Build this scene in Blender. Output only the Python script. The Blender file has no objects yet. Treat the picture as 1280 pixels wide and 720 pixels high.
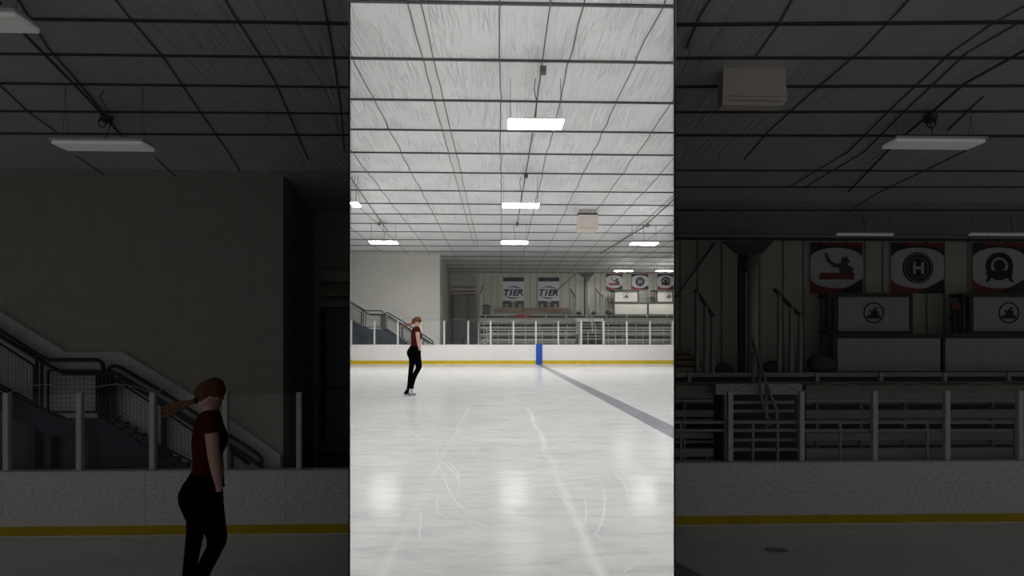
import bpy, bmesh, math, random
from mathutils import Vector, Matrix
random.seed(7)
SC = bpy.context.scene
COL = SC.collection

# ------------------------------------------------------------------ camera
F = 567.0            # focal length in pixels of the 1280 px wide frame
HOR = 432.0          # row of the horizon
PSI = math.radians(1.3)
EYE = 1.10
cam_d = bpy.data.cameras.new('camera'); cam = bpy.data.objects.new('camera', cam_d); COL.objects.link(cam)
cam_d.sensor_width = 36; cam_d.lens = F*36/1280; cam_d.shift_y = (HOR-360)/1280
cam_d.clip_start = .05; cam_d.clip_end = 200
cam.location = (0, 0, EYE); cam.rotation_euler = (math.pi/2, 0, -PSI)
SC.camera = cam
# ------------------------------------------------------------------ world, exposure
w = bpy.data.worlds.new('world'); SC.world = w; w.use_nodes = True
w.node_tree.nodes['Background'].inputs[0].default_value = (1, 1, .985, 1)
w.node_tree.nodes['Background'].inputs[1].default_value = .098
SC.view_settings.view_transform = 'Standard'; SC.view_settings.look = 'None'
SC.view_settings.exposure = 0; SC.view_settings.gamma = 1; SC.view_settings.use_curve_mapping = False
LAMP = 49.0          # radiance of the bright hall's lamp panels
DIM = .06            # radiance of the dimmed lamps in the two side bays

# ------------------------------------------------------------------ materials
def lin(c): return tuple(((x/255)/12.92 if x/255 <= .04045 else ((x/255+.055)/1.055)**2.4) for x in c)
class NT:
    def __init__(s, m): s.t = m.node_tree; s.n = s.t.nodes; s.l = s.t.links; s.b = s.n['Principled BSDF']
    def add(s, ty, **kw):
        o = s.n.new(ty)
        for k, v in kw.items():
            if k.startswith('i_'): o.inputs[k[2:].replace('_', ' ')].default_value = v
            else: setattr(o, k, v)
        return o
    def link(s, a, b): s.l.new(a, b)
    def coord(s, scale=(1, 1, 1), kind='Object', rot=(0, 0, 0)):
        tc = s.add('ShaderNodeTexCoord'); mp = s.add('ShaderNodeMapping')
        mp.inputs['Scale'].default_value = scale; mp.inputs['Rotation'].default_value = rot
        s.link(tc.outputs[kind], mp.inputs['Vector']); return mp.outputs[0]
    def noise(s, vec, scale, detail=4, rough=.55, dist=0):
        n = s.add('ShaderNodeTexNoise'); n.inputs['Scale'].default_value = scale; n.inputs['Detail'].default_value = detail
        n.inputs['Roughness'].default_value = rough; n.inputs['Distortion'].default_value = dist
        s.link(vec, n.inputs['Vector']); return n.outputs[0]
    def ramp(s, fac, stops):
        r = s.add('ShaderNodeValToRGB'); e = r.color_ramp.elements
        while len(e) < len(stops): e.new(.5)
        for q, (p, c) in zip(e, stops): q.position = p; q.color = (*c, 1) if len(c) == 3 else c
        s.link(fac, r.inputs[0]); return r.outputs[0]
    def math(s, op, a, b=None, c=None):
        m = s.add('ShaderNodeMath', operation=op)
        for k, v in enumerate((a, b, c)):
            if v is None: continue
            if isinstance(v, (int, float)): m.inputs[k].default_value = v
            else: s.link(v, m.inputs[k])
        return m.outputs[0]
    def bump(s, h, strength=.3, dist=.02):
        b = s.add('ShaderNodeBump'); b.inputs['Strength'].default_value = strength; b.inputs['Distance'].default_value = dist
        s.link(h, b.inputs['Height']); s.link(b.outputs[0], s.b.inputs['Normal']); return b
def mix(n, fac, a, b):
    m = n.add('ShaderNodeMix', data_type='RGBA')
    for k, v in ((0, fac), (6, a), (7, b)):
        if isinstance(v, (int, float)): m.inputs[k].default_value = v
        elif isinstance(v, tuple): m.inputs[k].default_value = (*v, 1) if len(v) == 3 else v
        else: n.link(v, m.inputs[k])
    return m.outputs[2]
MAT = {}
def mat(name, rgb, rough=.6, metal=0, var=.06, scale=6, bump=0, emit=0, spec=.5):
    m = bpy.data.materials.new(name); m.use_nodes = True; n = NT(m); c = lin(rgb)
    n.b.inputs['Roughness'].default_value = rough; n.b.inputs['Metallic'].default_value = metal
    n.b.inputs['Specular IOR Level'].default_value = spec
    f = n.noise(n.coord(), scale)
    n.link(n.ramp(f, [(.3, tuple(x*(1-var) for x in c)), (.7, tuple(min(1, x*(1+var)) for x in c))]), n.b.inputs['Base Color'])
    if bump: n.bump(f, bump, .01)
    if emit:
        n.b.inputs['Emission Color'].default_value = (*c, 1); n.b.inputs['Emission Strength'].default_value = emit
    MAT[name] = m; return m
mat('wall_paint', (216, 214, 206), .8)
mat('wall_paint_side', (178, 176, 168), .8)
mat('parapet_paint', (222, 223, 220), .8)
mat('rib_metal', (206, 206, 194), .55, var=.03)
mat('rib_groove', (140, 140, 130), .6)
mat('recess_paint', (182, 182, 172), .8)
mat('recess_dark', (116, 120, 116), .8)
mat('ledge', (170, 160, 142), .7)
mat('navy', (44, 54, 70), .6)
mat('navy_light', (84, 90, 98), .7)
mat('black_metal', (22, 23, 25), .4)
mat('steel', (84, 84, 82), .5)
mat('steel_dark', (74, 74, 74), .6)
mat('aluminium', (168, 170, 162), .45, .25, var=.08)
mat('alu_dark', (62, 63, 58), .8)
mat('alu_board', (158, 159, 150), .55, .1)
mat('post_white', (214, 214, 210), .4)
mat('cap_white', (228, 227, 224), .45)
mat('yellow', (206, 178, 0), .4, var=.12, scale=3)
mat('blue_pad', (14, 74, 176), .5)
mat('wood_brown', (176, 154, 138), .7, var=.22, scale=3)
mat('wood_dark', (84, 66, 54), .7, var=.2)
mat('panel_white', (204, 200, 194), .6)
mat('panel_frame', (78, 76, 68), .7)
mat('heater', (226, 216, 206), .55)
mat('can', (84, 84, 80), .6)
mat('red_cloth', (180, 70, 58), .8)
mat('banner_white', (226, 224, 230), .6)
mat('banner_navy', (42, 44, 66), .6)
mat('banner_dark', (84, 80, 76), .6)
mat('banner_red', (146, 52, 56), .6)
mat('ink', (40, 42, 48), .7)
mat('divider_bounce', (246, 246, 244), .8)
mat('divider_dark', (22, 22, 21), .9)
mat('lamp_case', (215, 215, 215), .4)
mat('concrete', (150, 150, 146), .9)
mat('lamp_on', (253, 252, 251), .5, var=0, emit=LAMP)
mat('lamp_dim', (255, 255, 251), .5, var=0, emit=DIM)
mat('lamp_far', (255, 255, 250), .5, var=0, emit=LAMP*1.3)
mat('lamp_second', (253, 252, 251), .5, var=0, emit=LAMP*1.3)
mat('lamp_third', (253, 252, 251), .5, var=0, emit=LAMP*1.9)
mat('lamp_near', (253, 252, 251), .5, var=0, emit=LAMP*.9)
mat('skin', (206, 160, 146), .55, var=.05, scale=14)
mat('hair', (100, 66, 42), .7, var=.35, scale=30, spec=.15)
mat('hair_light', (134, 98, 70), .7, var=.3, scale=30, spec=.15)
mat('shirt', (72, 28, 23), .95, spec=.05, var=.15, scale=20, bump=.1)
mat('trousers', (4, 4, 4), .95, var=.2, scale=20, spec=.05)
mat('boot', (186, 188, 192), .4)
mat('blade', (150, 150, 155), .25, .9)
mat('lip', (170, 96, 92), .5)
mat('scratch', (230, 232, 231), .55)
mat('puck_mark', (150, 150, 152), .5)

def board_mat():
    m = mat('board', (240, 238, 235), .45); n = NT(m)
    v = n.coord((1, 1, 1)); sp = n.add('ShaderNodeSeparateXYZ'); n.link(v, sp.inputs[0])
    f = n.noise(n.coord((14, 14, 20)), 1.6, 6, .75)
    low = n.math('MULTIPLY', n.math('SUBTRACT', 1, n.math('SMOOTH_MIN', n.math('ABSOLUTE', n.math('SUBTRACT', sp.outputs[2], .42)), 1.0, .1)), 1.0)
    a = n.ramp(f, [(.50, (0, 0, 0)), (.62, (1, 1, 1))])
    k = n.math('MULTIPLY', a, n.math('MULTIPLY', low, .55))
    n.link(mix(n, k, lin((240, 238, 235)), lin((166, 152, 150))), n.b.inputs['Base Color'])
board_mat()
def ice_mat(name, line, up=0):
    m = mat(name, (214, 215, 214), .3); n = NT(m)
    n.b.inputs['IOR'].default_value = 1.31; n.b.inputs['Specular IOR Level'].default_value = .022
    tc = n.add('ShaderNodeTexCoord'); sp = n.add('ShaderNodeSeparateXYZ'); n.link(tc.outputs['Object'], sp.inputs[0])
    big = n.noise(n.coord((.35, .8, 1)), 1.5, 5, .6, .6)
    st = n.noise(n.coord((1.2, 5.5, 1), rot=(0, 0, .12)), 1.6, 8, .72, .8)
    fine = n.noise(n.coord((3, 14, 1), rot=(0, 0, -.2)), 3, 8, .75, .3)
    c = n.ramp(st, [(.32, lin((186+up, 187+up, 189+up))), (.5, lin((215+up, 216+up, 215+up))), (.70, lin((232+up/2, 232+up/2, 231+up/2)))])
    c = mix(n, .35, c, n.ramp(big, [(.35, lin((200, 202, 203))), (.65, lin((226, 226, 225)))]))
    c = mix(n, n.math('MULTIPLY', n.ramp(fine, [(.56, (0, 0, 0)), (.66, (1, 1, 1))]), .5), c, lin((240, 240, 238)))
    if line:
        # pale lengthwise streaks, whiter than the ice round them
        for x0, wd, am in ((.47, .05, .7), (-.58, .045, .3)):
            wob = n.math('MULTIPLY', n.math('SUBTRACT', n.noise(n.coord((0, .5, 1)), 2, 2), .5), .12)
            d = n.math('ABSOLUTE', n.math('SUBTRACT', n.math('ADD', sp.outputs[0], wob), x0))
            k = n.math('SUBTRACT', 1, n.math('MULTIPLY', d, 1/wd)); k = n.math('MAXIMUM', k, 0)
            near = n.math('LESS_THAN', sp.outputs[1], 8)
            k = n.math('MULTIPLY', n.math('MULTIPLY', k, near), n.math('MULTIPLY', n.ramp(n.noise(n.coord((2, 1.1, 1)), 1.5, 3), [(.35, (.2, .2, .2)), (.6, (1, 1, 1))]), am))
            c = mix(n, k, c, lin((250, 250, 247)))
        d = n.math('ABSOLUTE', n.math('SUBTRACT', sp.outputs[0], line))
        k = n.math('LESS_THAN', d, .16)
        k = n.math('MULTIPLY', k, n.ramp(fine, [(.40, (.88, .88, .88)), (.72, (.45, .45, .45))]))
        c = mix(n, k, c, lin((112, 112, 130)))
    n.link(c, n.b.inputs['Base Color'])
    n.link(n.math('ADD', n.math('MULTIPLY', st, .07), .115), n.b.inputs['Roughness'])
    n.bump(n.math('ADD', st, fine), .05, .004)
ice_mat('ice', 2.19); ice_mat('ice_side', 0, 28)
def ceil_mat(name, amp, lo=0):
    m = mat(name, (228, 227, 227), .5); n = NT(m)
    def crease(sx, sy, rot, sc, det, k, off, mo):
        a = n.noise(n.coord((sx, sy, 1), rot=(0, 0, rot)), sc, det, .5, .35)
        c = n.math('SUBTRACT', 1, n.math('SMOOTH_MIN', n.math('MULTIPLY', n.math('ABSOLUTE', n.math('SUBTRACT', a, off)), k), 1, .3))
        return n.math('MULTIPLY', c, n.ramp(n.noise(n.coord((.9, 1.1, 1), rot=(0, 0, mo)), 1.3, 3), [(.42, (0, 0, 0)), (.60, (1, 1, 1))]))
    h = n.math('ADD', crease(3.4, .36, .22, 2.0, 2, 22, .5, .2), crease(3.0, .40, -.14, 2.3, 2, 20, .47, 1.3))
    h = n.math('ADD', h, n.math('MULTIPLY', n.noise(n.coord((5, 1.0, 1), rot=(0, 0, .1)), 1.5, 3), .7))
    n.bump(h, amp, -.035)
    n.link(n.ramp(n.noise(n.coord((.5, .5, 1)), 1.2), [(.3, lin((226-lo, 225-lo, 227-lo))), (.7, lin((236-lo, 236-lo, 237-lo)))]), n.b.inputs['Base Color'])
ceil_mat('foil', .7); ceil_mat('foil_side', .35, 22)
def net_mat(name, pitch, width, col):
    m = mat(name, col, .9); n = NT(m)
    tc = n.add('ShaderNodeTexCoord'); sp = n.add('ShaderNodeSeparateXYZ'); n.link(tc.outputs['Object'], sp.inputs[0])
    ks = [n.math('LESS_THAN', n.math('PINGPONG', sp.outputs[i], pitch/2), width/2) for i in (0, 2)]
    n.link(n.math('MAXIMUM', ks[0], ks[1]), n.b.inputs['Alpha'])
net_mat('net', .062, .0050, (90, 90, 86)); net_mat('net_side', .026, .0022, (60, 60, 56))
def glass_mat():
    m = mat('glass', (230, 240, 238), .05); n = NT(m); n.b.inputs['Alpha'].default_value = .02
glass_mat()

# ------------------------------------------------------------------ objects
def tag(o, label=None, cat=None, group=None, kind=None):
    for k, v in (('label', label), ('category', cat), ('group', group), ('kind', kind)):
        if v: o[k] = v
    return o
def empty(name, loc, label=None, cat=None, group=None, rz=0):
    o = bpy.data.objects.new(name, None); COL.objects.link(o); o.location = loc; o.rotation_euler = (0, 0, rz)
    return tag(o, label, cat, group)
def ray(px, py):
    r = Vector((math.cos(PSI), -math.sin(PSI), 0)); f = Vector((math.sin(PSI), math.cos(PSI), 0))
    return f + r*((px-640)/F) + Vector((0, 0, 1))*((HOR-py)/F)
def at_y(px, py, Y):
    d = ray(px, py); return Vector((0, 0, EYE)) + d*(Y/d.y)
def at_z(px, py, Z):
    d = ray(px, py); return Vector((0, 0, EYE)) + d*((Z-EYE)/d.z)
kL = ray(438, HOR); kL = kL.x/kL.y      # the two partitions run along these lines X = k*Y
kR = ray(842, HOR); kR = kR.x/kR.y
THK = .008
DB = 26.6                                # distance of the boards in the bright hall
class Bay:
    """One hall: a feature is given in enlarged-picture coordinates u, v and a distance d."""
    def __init__(s, name, where, g, z0, ceil):
        s.name, s.where, s.g, s.z0, s.ceil = name, where, g, z0, ceil
        s.sc = 1 if name == 'mid' else .59
        s.dp = 1 if name == 'mid' else .22   # the side bays are shallower than the middle hall
    def px(s, u, v):
        return (640+(u-640)/3.168, 360+(v-360)/3.168) if s.name == 'mid' else (u, v)
    def th(s, t): return t*(s.sc if t < .15 else s.dp)
    def P(s, u, v, d): return at_y(*s.px(u, v), d*s.g)
    def clamp(s, v):
        e = .004; Y = max(v.y, .3)
        if s.name == 'mid': v.x = min(max(v.x, kL*Y+e), kR*Y-e)
        elif s.name == 'left': v.x = min(v.x, kL*Y-THK-e)
        else: v.x = max(v.x, kR*Y+THK+e)
        return v
MID = Bay('mid', 'middle hall', 1.0, 0.0, EYE+5.63)
LEF = Bay('left', 'dim left bay', 4.79/DB, EYE-1.97, EYE+1.86)
RIG = Bay('right', 'dim right bay', 4.93/DB, EYE-1.97, EYE+1.62)
class MB:
    def __init__(s, bay=None): s.bm = bmesh.new(); s.bay = bay
    def poly(s, pts):
        return s.bm.faces.new([s.bm.verts.new(p) for p in pts])
    def hexa(s, a, b):                   # two matching rings
        va = [s.bm.verts.new(p) for p in a]; vb = [s.bm.verts.new(p) for p in b]; n = len(a)
        s.bm.faces.new(va[::-1]); s.bm.faces.new(vb)
        for i in range(n): s.bm.faces.new((va[i], va[(i+1) % n], vb[(i+1) % n], vb[i]))
        return s
    def box(s, x0, x1, y0, y1, z0, z1):
        return s.hexa([(x0, y0, z0), (x1, y0, z0), (x1, y0, z1), (x0, y0, z1)], [(x0, y1, z0), (x1, y1, z0), (x1, y1, z1), (x0, y1, z1)])
    def ub(s, u0, v0, u1, v1, d, th, down=False):   # box whose front covers u0..u1, v0..v1
        B = s.bay; p = B.P(u0, v0, d); q = B.P(u1, v1, d); t = B.th(th)
        return s.box(p.x, q.x, p.y, p.y+t, B.z0 if down else q.z, p.z)
    def up(s, pts, d, th):               # prism from a u, v outline
        B = s.bay; a = [B.P(u, v, d) for u, v in pts]; t = B.th(th)
        return s.hexa(a, [p+Vector((0, t, 0)) for p in a])
    def tube(s, pts, r, n=8, caps=True):
        pts = [Vector(p) for p in pts]; rings = []
        rr = r if isinstance(r, (list, tuple)) else [r]*len(pts)
        for i, p in enumerate(pts):
            t = (pts[min(i+1, len(pts)-1)]-pts[max(i-1, 0)]).normalized()
            a = t.cross(Vector((0, 1, 0)) if abs(t.y) < .9 else Vector((1, 0, 0))).normalized(); b = t.cross(a)
            rings.append([s.bm.verts.new(p+(a*math.cos(2*math.pi*k/n)+b*math.sin(2*math.pi*k/n))*rr[i]) for k in range(n)])
        for A, C in zip(rings, rings[1:]):
            for k in range(n): s.bm.faces.new((A[k], A[(k+1) % n], C[(k+1) % n], C[k]))
        if caps: s.bm.faces.new(rings[0][::-1]); s.bm.faces.new(rings[-1])
        return s
    def ut(s, uvd, r, n=8):
        B = s.bay; return s.tube([B.P(*p) for p in uvd], r*B.sc, n)
    def loft(s, secs, n=20):             # (x, y, z, rx, ry) horizontal ellipses
        rings = [[s.bm.verts.new((x+rx*math.cos(2*math.pi*k/n), y+ry*math.sin(2*math.pi*k/n), z)) for k in range(n)] for x, y, z, rx, ry in secs]
        for A, C in zip(rings, rings[1:]):
            for k in range(n): s.bm.faces.new((A[k], A[(k+1) % n], C[(k+1) % n], C[k]))
        s.bm.faces.new(rings[0][::-1]); s.bm.faces.new(rings[-1]); return s
    def ball(s, c, r, M=None):
        g = bmesh.ops.create_uvsphere(s.bm, u_segments=24, v_segments=14, radius=1)
        T = Matrix.Translation(c) @ (M or Matrix.Identity(4)) @ Matrix.Diagonal((*r, 1))
        bmesh.ops.transform(s.bm, matrix=T, verts=g['verts']); return s
    def disc(s, c, r, y, th, n=32, r0=0):   # a disc or ring facing -Y
        cx, cz = c; ang = [2*math.pi*k/n for k in range(n)]
        if not r0:
            a = [(cx+r*math.cos(t), y, cz+r*math.sin(t)) for t in ang]; return s.hexa(a, [(p[0], y+th, p[2]) for p in a])
        for k in range(n):
            t0, t1 = ang[k], ang[(k+1) % n]
            q = [(cx+R*math.cos(t), y, cz+R*math.sin(t)) for R, t in ((r0, t0), (r, t0), (r, t1), (r0, t1))]
            s.hexa(q, [(p[0], y+th, p[2]) for p in q])
        return s
    def build(s, name, material, parent=None, smooth=False, bevel=0):
        bm = s.bm
        if s.bay:
            for v in bm.verts: s.bay.clamp(v.co)
        bmesh.ops.recalc_face_normals(bm, faces=bm.faces)
        o_loc = Vector((0, 0, 0))
        if parent is not None:
            p = parent
            while p is not None: o_loc += p.location; p = p.parent
        elif len(bm.verts):
            xs = [v.co for v in bm.verts]
            o_loc = Vector((sum(v.x for v in xs)/len(xs), sum(v.y for v in xs)/len(xs), min(v.z for v in xs)))
            if name in ('floor', 'ceiling', 'net_keep'): o_loc = Vector((0, 0, 0))
        own = o_loc if parent is None else Vector((0, 0, 0))
        for v in bm.verts: v.co -= o_loc
        me = bpy.data.meshes.new(name); bm.to_mesh(me); bm.free()
        me.materials.append(MAT[material])
        if smooth:
            for f in me.polygons: f.use_smooth = True
        o = bpy.data.objects.new(name, me); COL.objects.link(o); o.parent = parent; o.location = own
        if bevel:
            b = o.modifiers.new('bevel', 'BEVEL'); b.width = bevel; b.segments = 2; b.limit_method = 'ANGLE'
        return o
def text_on(txt, cx, cz, y, size, width=None, shear=0, depth=.01):   # flat lettering facing -Y, returned as MB
    c = bpy.data.curves.new('t', 'FONT'); c.body = txt; c.size = size; c.shear = shear; c.align_x = 'CENTER'; c.align_y = 'CENTER'
    c.offset = size*.04; c.resolution_u = 3
    o = bpy.data.objects.new('t', c); COL.objects.link(o); bpy.context.view_layer.update()
    me = bpy.data.meshes.new_from_object(o.evaluated_get(bpy.context.evaluated_depsgraph_get()))
    bpy.data.objects.remove(o)
    m = MB(); m.bm.from_mesh(me); bpy.data.meshes.remove(me)
    xs = [v.co.x for v in m.bm.verts]; ys = [v.co.y for v in m.bm.verts]
    x0, x1, y0, y1 = min(xs), max(xs), min(ys), max(ys); k = width/(x1-x0) if width else 1
    kz = size/(y1-y0)
    for v in m.bm.verts: v.co = Vector((cx+(v.co.x-(x0+x1)/2)*k, y, cz+(v.co.y-(y0+y1)/2)*kz))
    ex = bmesh.ops.extrude_face_region(m.bm, geom=m.bm.faces[:])
    for v in [g for g in ex['geom'] if isinstance(g, bmesh.types.BMVert)]: v.co.y += depth
    return m
def struct(o): o['kind'] = 'structure'; return o

# ------------------------------------------------------------------ the setting: floors, partitions, ceilings, walls
WALLD, FARD = 28.0, 35.5                 # stair-side wall and far ribbed wall
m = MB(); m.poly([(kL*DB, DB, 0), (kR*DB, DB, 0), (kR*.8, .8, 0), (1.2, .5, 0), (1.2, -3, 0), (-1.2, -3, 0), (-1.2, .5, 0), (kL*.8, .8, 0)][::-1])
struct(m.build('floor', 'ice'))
m = MB(MID); m.poly([(-20, DB+.1, .0), (20, DB+.1, .0), (20, 37, .0), (-20, 37, .0)]); struct(m.build('floor', 'concrete'))
YD = 2.0
for nm, k, sg in (('wall_left', kL, -1), ('wall_right', kR, 1)):
    YE = 37
    root = struct(empty(nm, (k*YD, YD, -1)))
    m = MB(); m.hexa([(k*YD, YD, -1), (k*YE, YE, -1), (k*YE, YE, 7), (k*YD, YD, 7)],
                     [(k*YD+sg*.002, YD, -1), (k*YE+sg*.003, YE, -1), (k*YE+sg*.003, YE, 7), (k*YD+sg*.002, YD, 7)])
    m.build('bounce_lining', 'divider_bounce', root)  # unseen white face, added to bounce light into the middle hall
    m = MB(); m.hexa([(k*YD+sg*.003, YD, -1), (k*YE+sg*.004, YE, -1), (k*YE+sg*.004, YE, 7), (k*YD+sg*.003, YD, 7)],
                     [(k*YD+sg*THK, YD, -1), (k*YE+sg*THK, YE, -1), (k*YE+sg*THK, YE, 7), (k*YD+sg*THK, YD, 7)])
    m.build('dark_lining', 'divider_dark', root)

# bright hall ceiling with its purlins and taped seams
ZC = MID.ceil
ceil = MB(MID)
nx, ny = 26, 60
m = ceil; m.box(-20, 20, 1.2, 36.5, ZC, ZC+.06)
ceil_o = struct(m.build('ceiling', 'foil'))
PUR = [3, 74.5, 125.6, 163, 191.6, 216, 238.6, 255, 268, 280, 290, 300, 307.5]
ys = [at_z(640, p, ZC).y for p in PUR]
ys = [ys[0]-1.5, ys[0]-3] + ys
while ys[-1] < 34.5: ys.append(ys[-1]+1.5)
for Y in ys:
    m = MB(MID); m.box(-20, 20, Y-.016, Y+.016, ZC-.026, ZC-.001); m.box(-20, 20, Y-.01, Y+.035, ZC-.028, ZC-.024)
    m.build('purlin', 'steel_dark', ceil_o)
mat('tape', (222, 222, 221), .5, bump=.6, scale=9)
mat('seam', (120, 119, 120), .6)
for X in (-7.2, -5.75, -4.36, -2.93, -.02, 1.33, 2.66, 3.95, 5.2, 6.45, 7.75, 9.1, 10.4):
    pts = []; y = 1.5
    while y < 36:
        pts.append((X+random.uniform(-.03, .03), y, ZC-.004)); y += .4
    m = MB(MID); m.tube(pts, .014, 5); m.build('seam', 'seam', ceil_o)
for X in (-1.55, -1.33):                 # a wide taped lap
    m = MB(MID); m.tube([(X+random.uniform(-.012, .012), 1.5+.4*i, ZC-.004) for i in range(62)], .012, 5); m.build('seam', 'seam', ceil_o)
m = MB(MID); m.box(-1.53, -1.35, 5.0, 26, ZC-.006, ZC-.001); m.build('tape_strip', 'tape', ceil_o)

# side bays: floor, ceiling, outer wall
def side_shell(B, u_out, wall_d, top_v):
    sg = -1 if B.name == 'left' else 1
    yw = wall_d*B.g; xo = B.P(u_out, 300, wall_d).x
    k = kL if sg < 0 else kR
    m = MB(B); m.poly([(k*.6, .6, B.z0), (xo, .6, B.z0), (xo, DB*B.g, B.z0), (k*DB*B.g, DB*B.g, B.z0)]); f = struct(m.build('floor', 'ice_side'))
    m = MB(B); m.poly([(k*DB*B.g, DB*B.g+.03, B.z0), (xo, DB*B.g+.03, B.z0), (xo, 37*B.g, B.z0), (k*37*B.g, 37*B.g, B.z0)]); struct(m.build('floor', 'concrete'))
    m = MB(B); m.hexa([(k*1.0, 1.0, B.ceil), (xo, 1.0, B.ceil), (xo, 37*B.g, B.ceil), (k*37*B.g, 37*B.g, B.ceil)],
                      [(k*1.0, 1.0, B.ceil+.04), (xo, 1.0, B.ceil+.04), (xo, 37*B.g, B.ceil+.04), (k*37*B.g, 37*B.g, B.ceil+.04)])
    c = struct(m.build('ceiling', 'foil_side'))
    return c
cl = side_shell(LEF, -330, FARD, 0); cr = side_shell(RIG, 1600, FARD, 0)
def ceil_lines(B, parent, ulo, uhi, pur, seams):
    Z = B.ceil
    for v0, v1, r in pur:
        a, b = at_z(ulo, v0, Z), at_z(uhi, v1, Z); y = (a.y+b.y)/2
        m = MB(B); xs = sorted((a.x, b.x))
        a2 = a+(a-b)*(1.0 if B.name == 'left' else .02); b2 = b+(b-a)*(.02 if B.name == 'left' else 1.0)
        h = .012; r *= .7
        m.hexa([(a2.x, a2.y-r, Z-h), (b2.x, b2.y-r, Z-h), (b2.x, b2.y+r, Z-h), (a2.x, a2.y+r, Z-h)],
               [(a2.x, a2.y-r, Z-.001), (b2.x, b2.y-r, Z-.001), (b2.x, b2.y+r, Z-.001), (a2.x, a2.y+r, Z-.001)])
        m.build('purlin', 'steel_dark', parent)
    for s in seams:
        pts = [at_z(u, v, Z-.004) for u, v in s]
        m = MB(B); m.tube(pts, .006, 5); m.build('seam', 'seam', parent)
ceil_lines(LEF, cl, 0, 438, [(22, 28, .010), (66, 71, .008), (103, 108, .010), (138, 141, .010), (166, 168, .016)],
    [[(-20, 90), (0, 107), (35, 140), (70, 165)], [(10, -20), (60, 60), (105, 112), (150, 168)], [(125, -25), (160, 20), (205, 73), (250, 140), (285, 190), (300, 215)],
     [(270, -20), (290, 15), (325, 70), (345, 105), (370, 165), (385, 200)], [(195, 198), (225, 226)], [(400, -20), (415, 60), (425, 130), (430, 190)], [(95, 195), (140, 226)]])
ceil_lines(RIG, cr, 842, 1280, [(29, 26, .010), (71, 71, .008), (107, 106, .010), (139, 138, .010), (168, 169, .014), (212, 213, .012), (233, 233, .012), (262, 262, .02)],
    [[(1000, -20), (975, 28), (945, 70)], [(1150, -15), (1080, 60), (1010, 120), (960, 165), (930, 200)], [(1330, -20), (1240, 30), (1190, 65), (1110, 140), (1060, 190), (985, 235)],
     [(1350, -15), (1210, 65), (1130, 140), (1080, 190), (1005, 235)], [(1230, 120), (1185, 163)], [(900, -20), (875, 20), (858, 60)], [(1225, 180), (1100, 240), (1060, 265)]])

def back_walls(B):
    # left side: plain painted wall beside the stairs, and its return into the recess
    if B.name != 'right':
        u0 = 0 if B.name == 'mid' else -330
        p, q = B.P(u0-2, 0, WALLD), B.P(354, 0, WALLD)
        m = MB(B); t = .25*B.sc; m.box(p.x, q.x, p.y, p.y+t, B.z0, B.ceil)
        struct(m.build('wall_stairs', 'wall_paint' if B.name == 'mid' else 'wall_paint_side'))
        # return wall running back to the recess
        r = B.P(392, 0, FARD)
        m = MB(B); m.hexa([(q.x-.02, p.y+t, B.z0), (q.x, p.y+t, B.z0), (r.x, r.y, B.z0), (r.x-.1, r.y, B.z0)],
                          [(q.x-.02, p.y+t, B.ceil), (q.x, p.y+t, B.ceil), (r.x, r.y, B.ceil), (r.x-.1, r.y, B.ceil)])
        struct(m.build('wall_return', 'recess_paint'))
        e = 498 if B.name == 'mid' else 470
        p, q = B.P(380, 0, FARD), B.P(e, 0, FARD)
        m = MB(B); m.box(p.x, q.x, p.y, p.y+.2*B.sc, B.z0, B.ceil); struct(m.build('wall_recess', 'recess_paint'))
        # loft built across the recess
        root = empty('storage_loft', B.P(430, 560, FARD-1.5), 'dark storage loft with brown ledges in the recess, '+B.where, 'loft')
        for v0, v1, mt in ((338, 352, 'recess_paint'), (362, 370, 'ledge'), (376, 384, 'ledge')):
            m = MB(B); m.ub(398, v0, min(e, 494), v1, FARD-1.2, .5); m.build('ledge', mt, root)
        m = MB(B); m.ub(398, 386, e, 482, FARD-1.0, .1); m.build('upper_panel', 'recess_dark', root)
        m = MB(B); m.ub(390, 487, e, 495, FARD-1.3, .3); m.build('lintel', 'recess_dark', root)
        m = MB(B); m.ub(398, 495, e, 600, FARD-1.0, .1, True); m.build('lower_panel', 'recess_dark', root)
        for u in (401, 462):
            if u < e: m = MB(B); m.ub(u, 386, u+5, 600, FARD-1.3, .15, True); m.build('post', 'black_metal', root)
        m = MB(B); m.ub(396, 558, min(e, 460), 564, FARD-3.5, .5); m.ub(400, 564, 404, 600, FARD-3.5, .3, True); m.ub(min(e, 450)-6, 564, min(e, 450), 600, FARD-3.5, .3, True)
        tag(m.build('bench', 'navy_light'), 'low grey bench inside the dark recess, '+B.where, 'bench')
    if B.name != 'left':
        u0, u1 = (498, 1290) if B.name == 'mid' else (842, 1600)
        p, q = B.P(u0, 0, FARD), B.P(u1, 0, FARD); t = .2*B.sc
        m = MB(B); m.box(p.x, q.x, p.y, p.y+t, B.z0, B.ceil)
        wl = struct(m.build('wall_back', 'rib_metal'))
        m = MB(B); u = u0+8; i = 0
        while u < u1-4:
            g = B.P(u, 0, FARD)
            m.box(g.x-.022*B.sc, g.x+.022*B.sc, p.y-.012*B.sc, p.y-.001, B.z0, B.ceil-.02); u += (22, 30, 25)[i % 3]; i += 1
        m.build('panel_seam', 'rib_groove', wl)
        m = MB(B); m.ub(u0, 296, u1, 303, FARD-.3, .12); m.build('head_beam', 'steel_dark', wl)
    if B.name == 'mid':
        m = MB(B); m.ub(496, 322, 510, 600, FARD-.25, .25, True); tag(m.build('corner_column', 'panel_white'), 'pale square corner column between the dark recess and the ribbed wall', 'column')
for B in (MID, LEF, RIG): back_walls(B)

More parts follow.
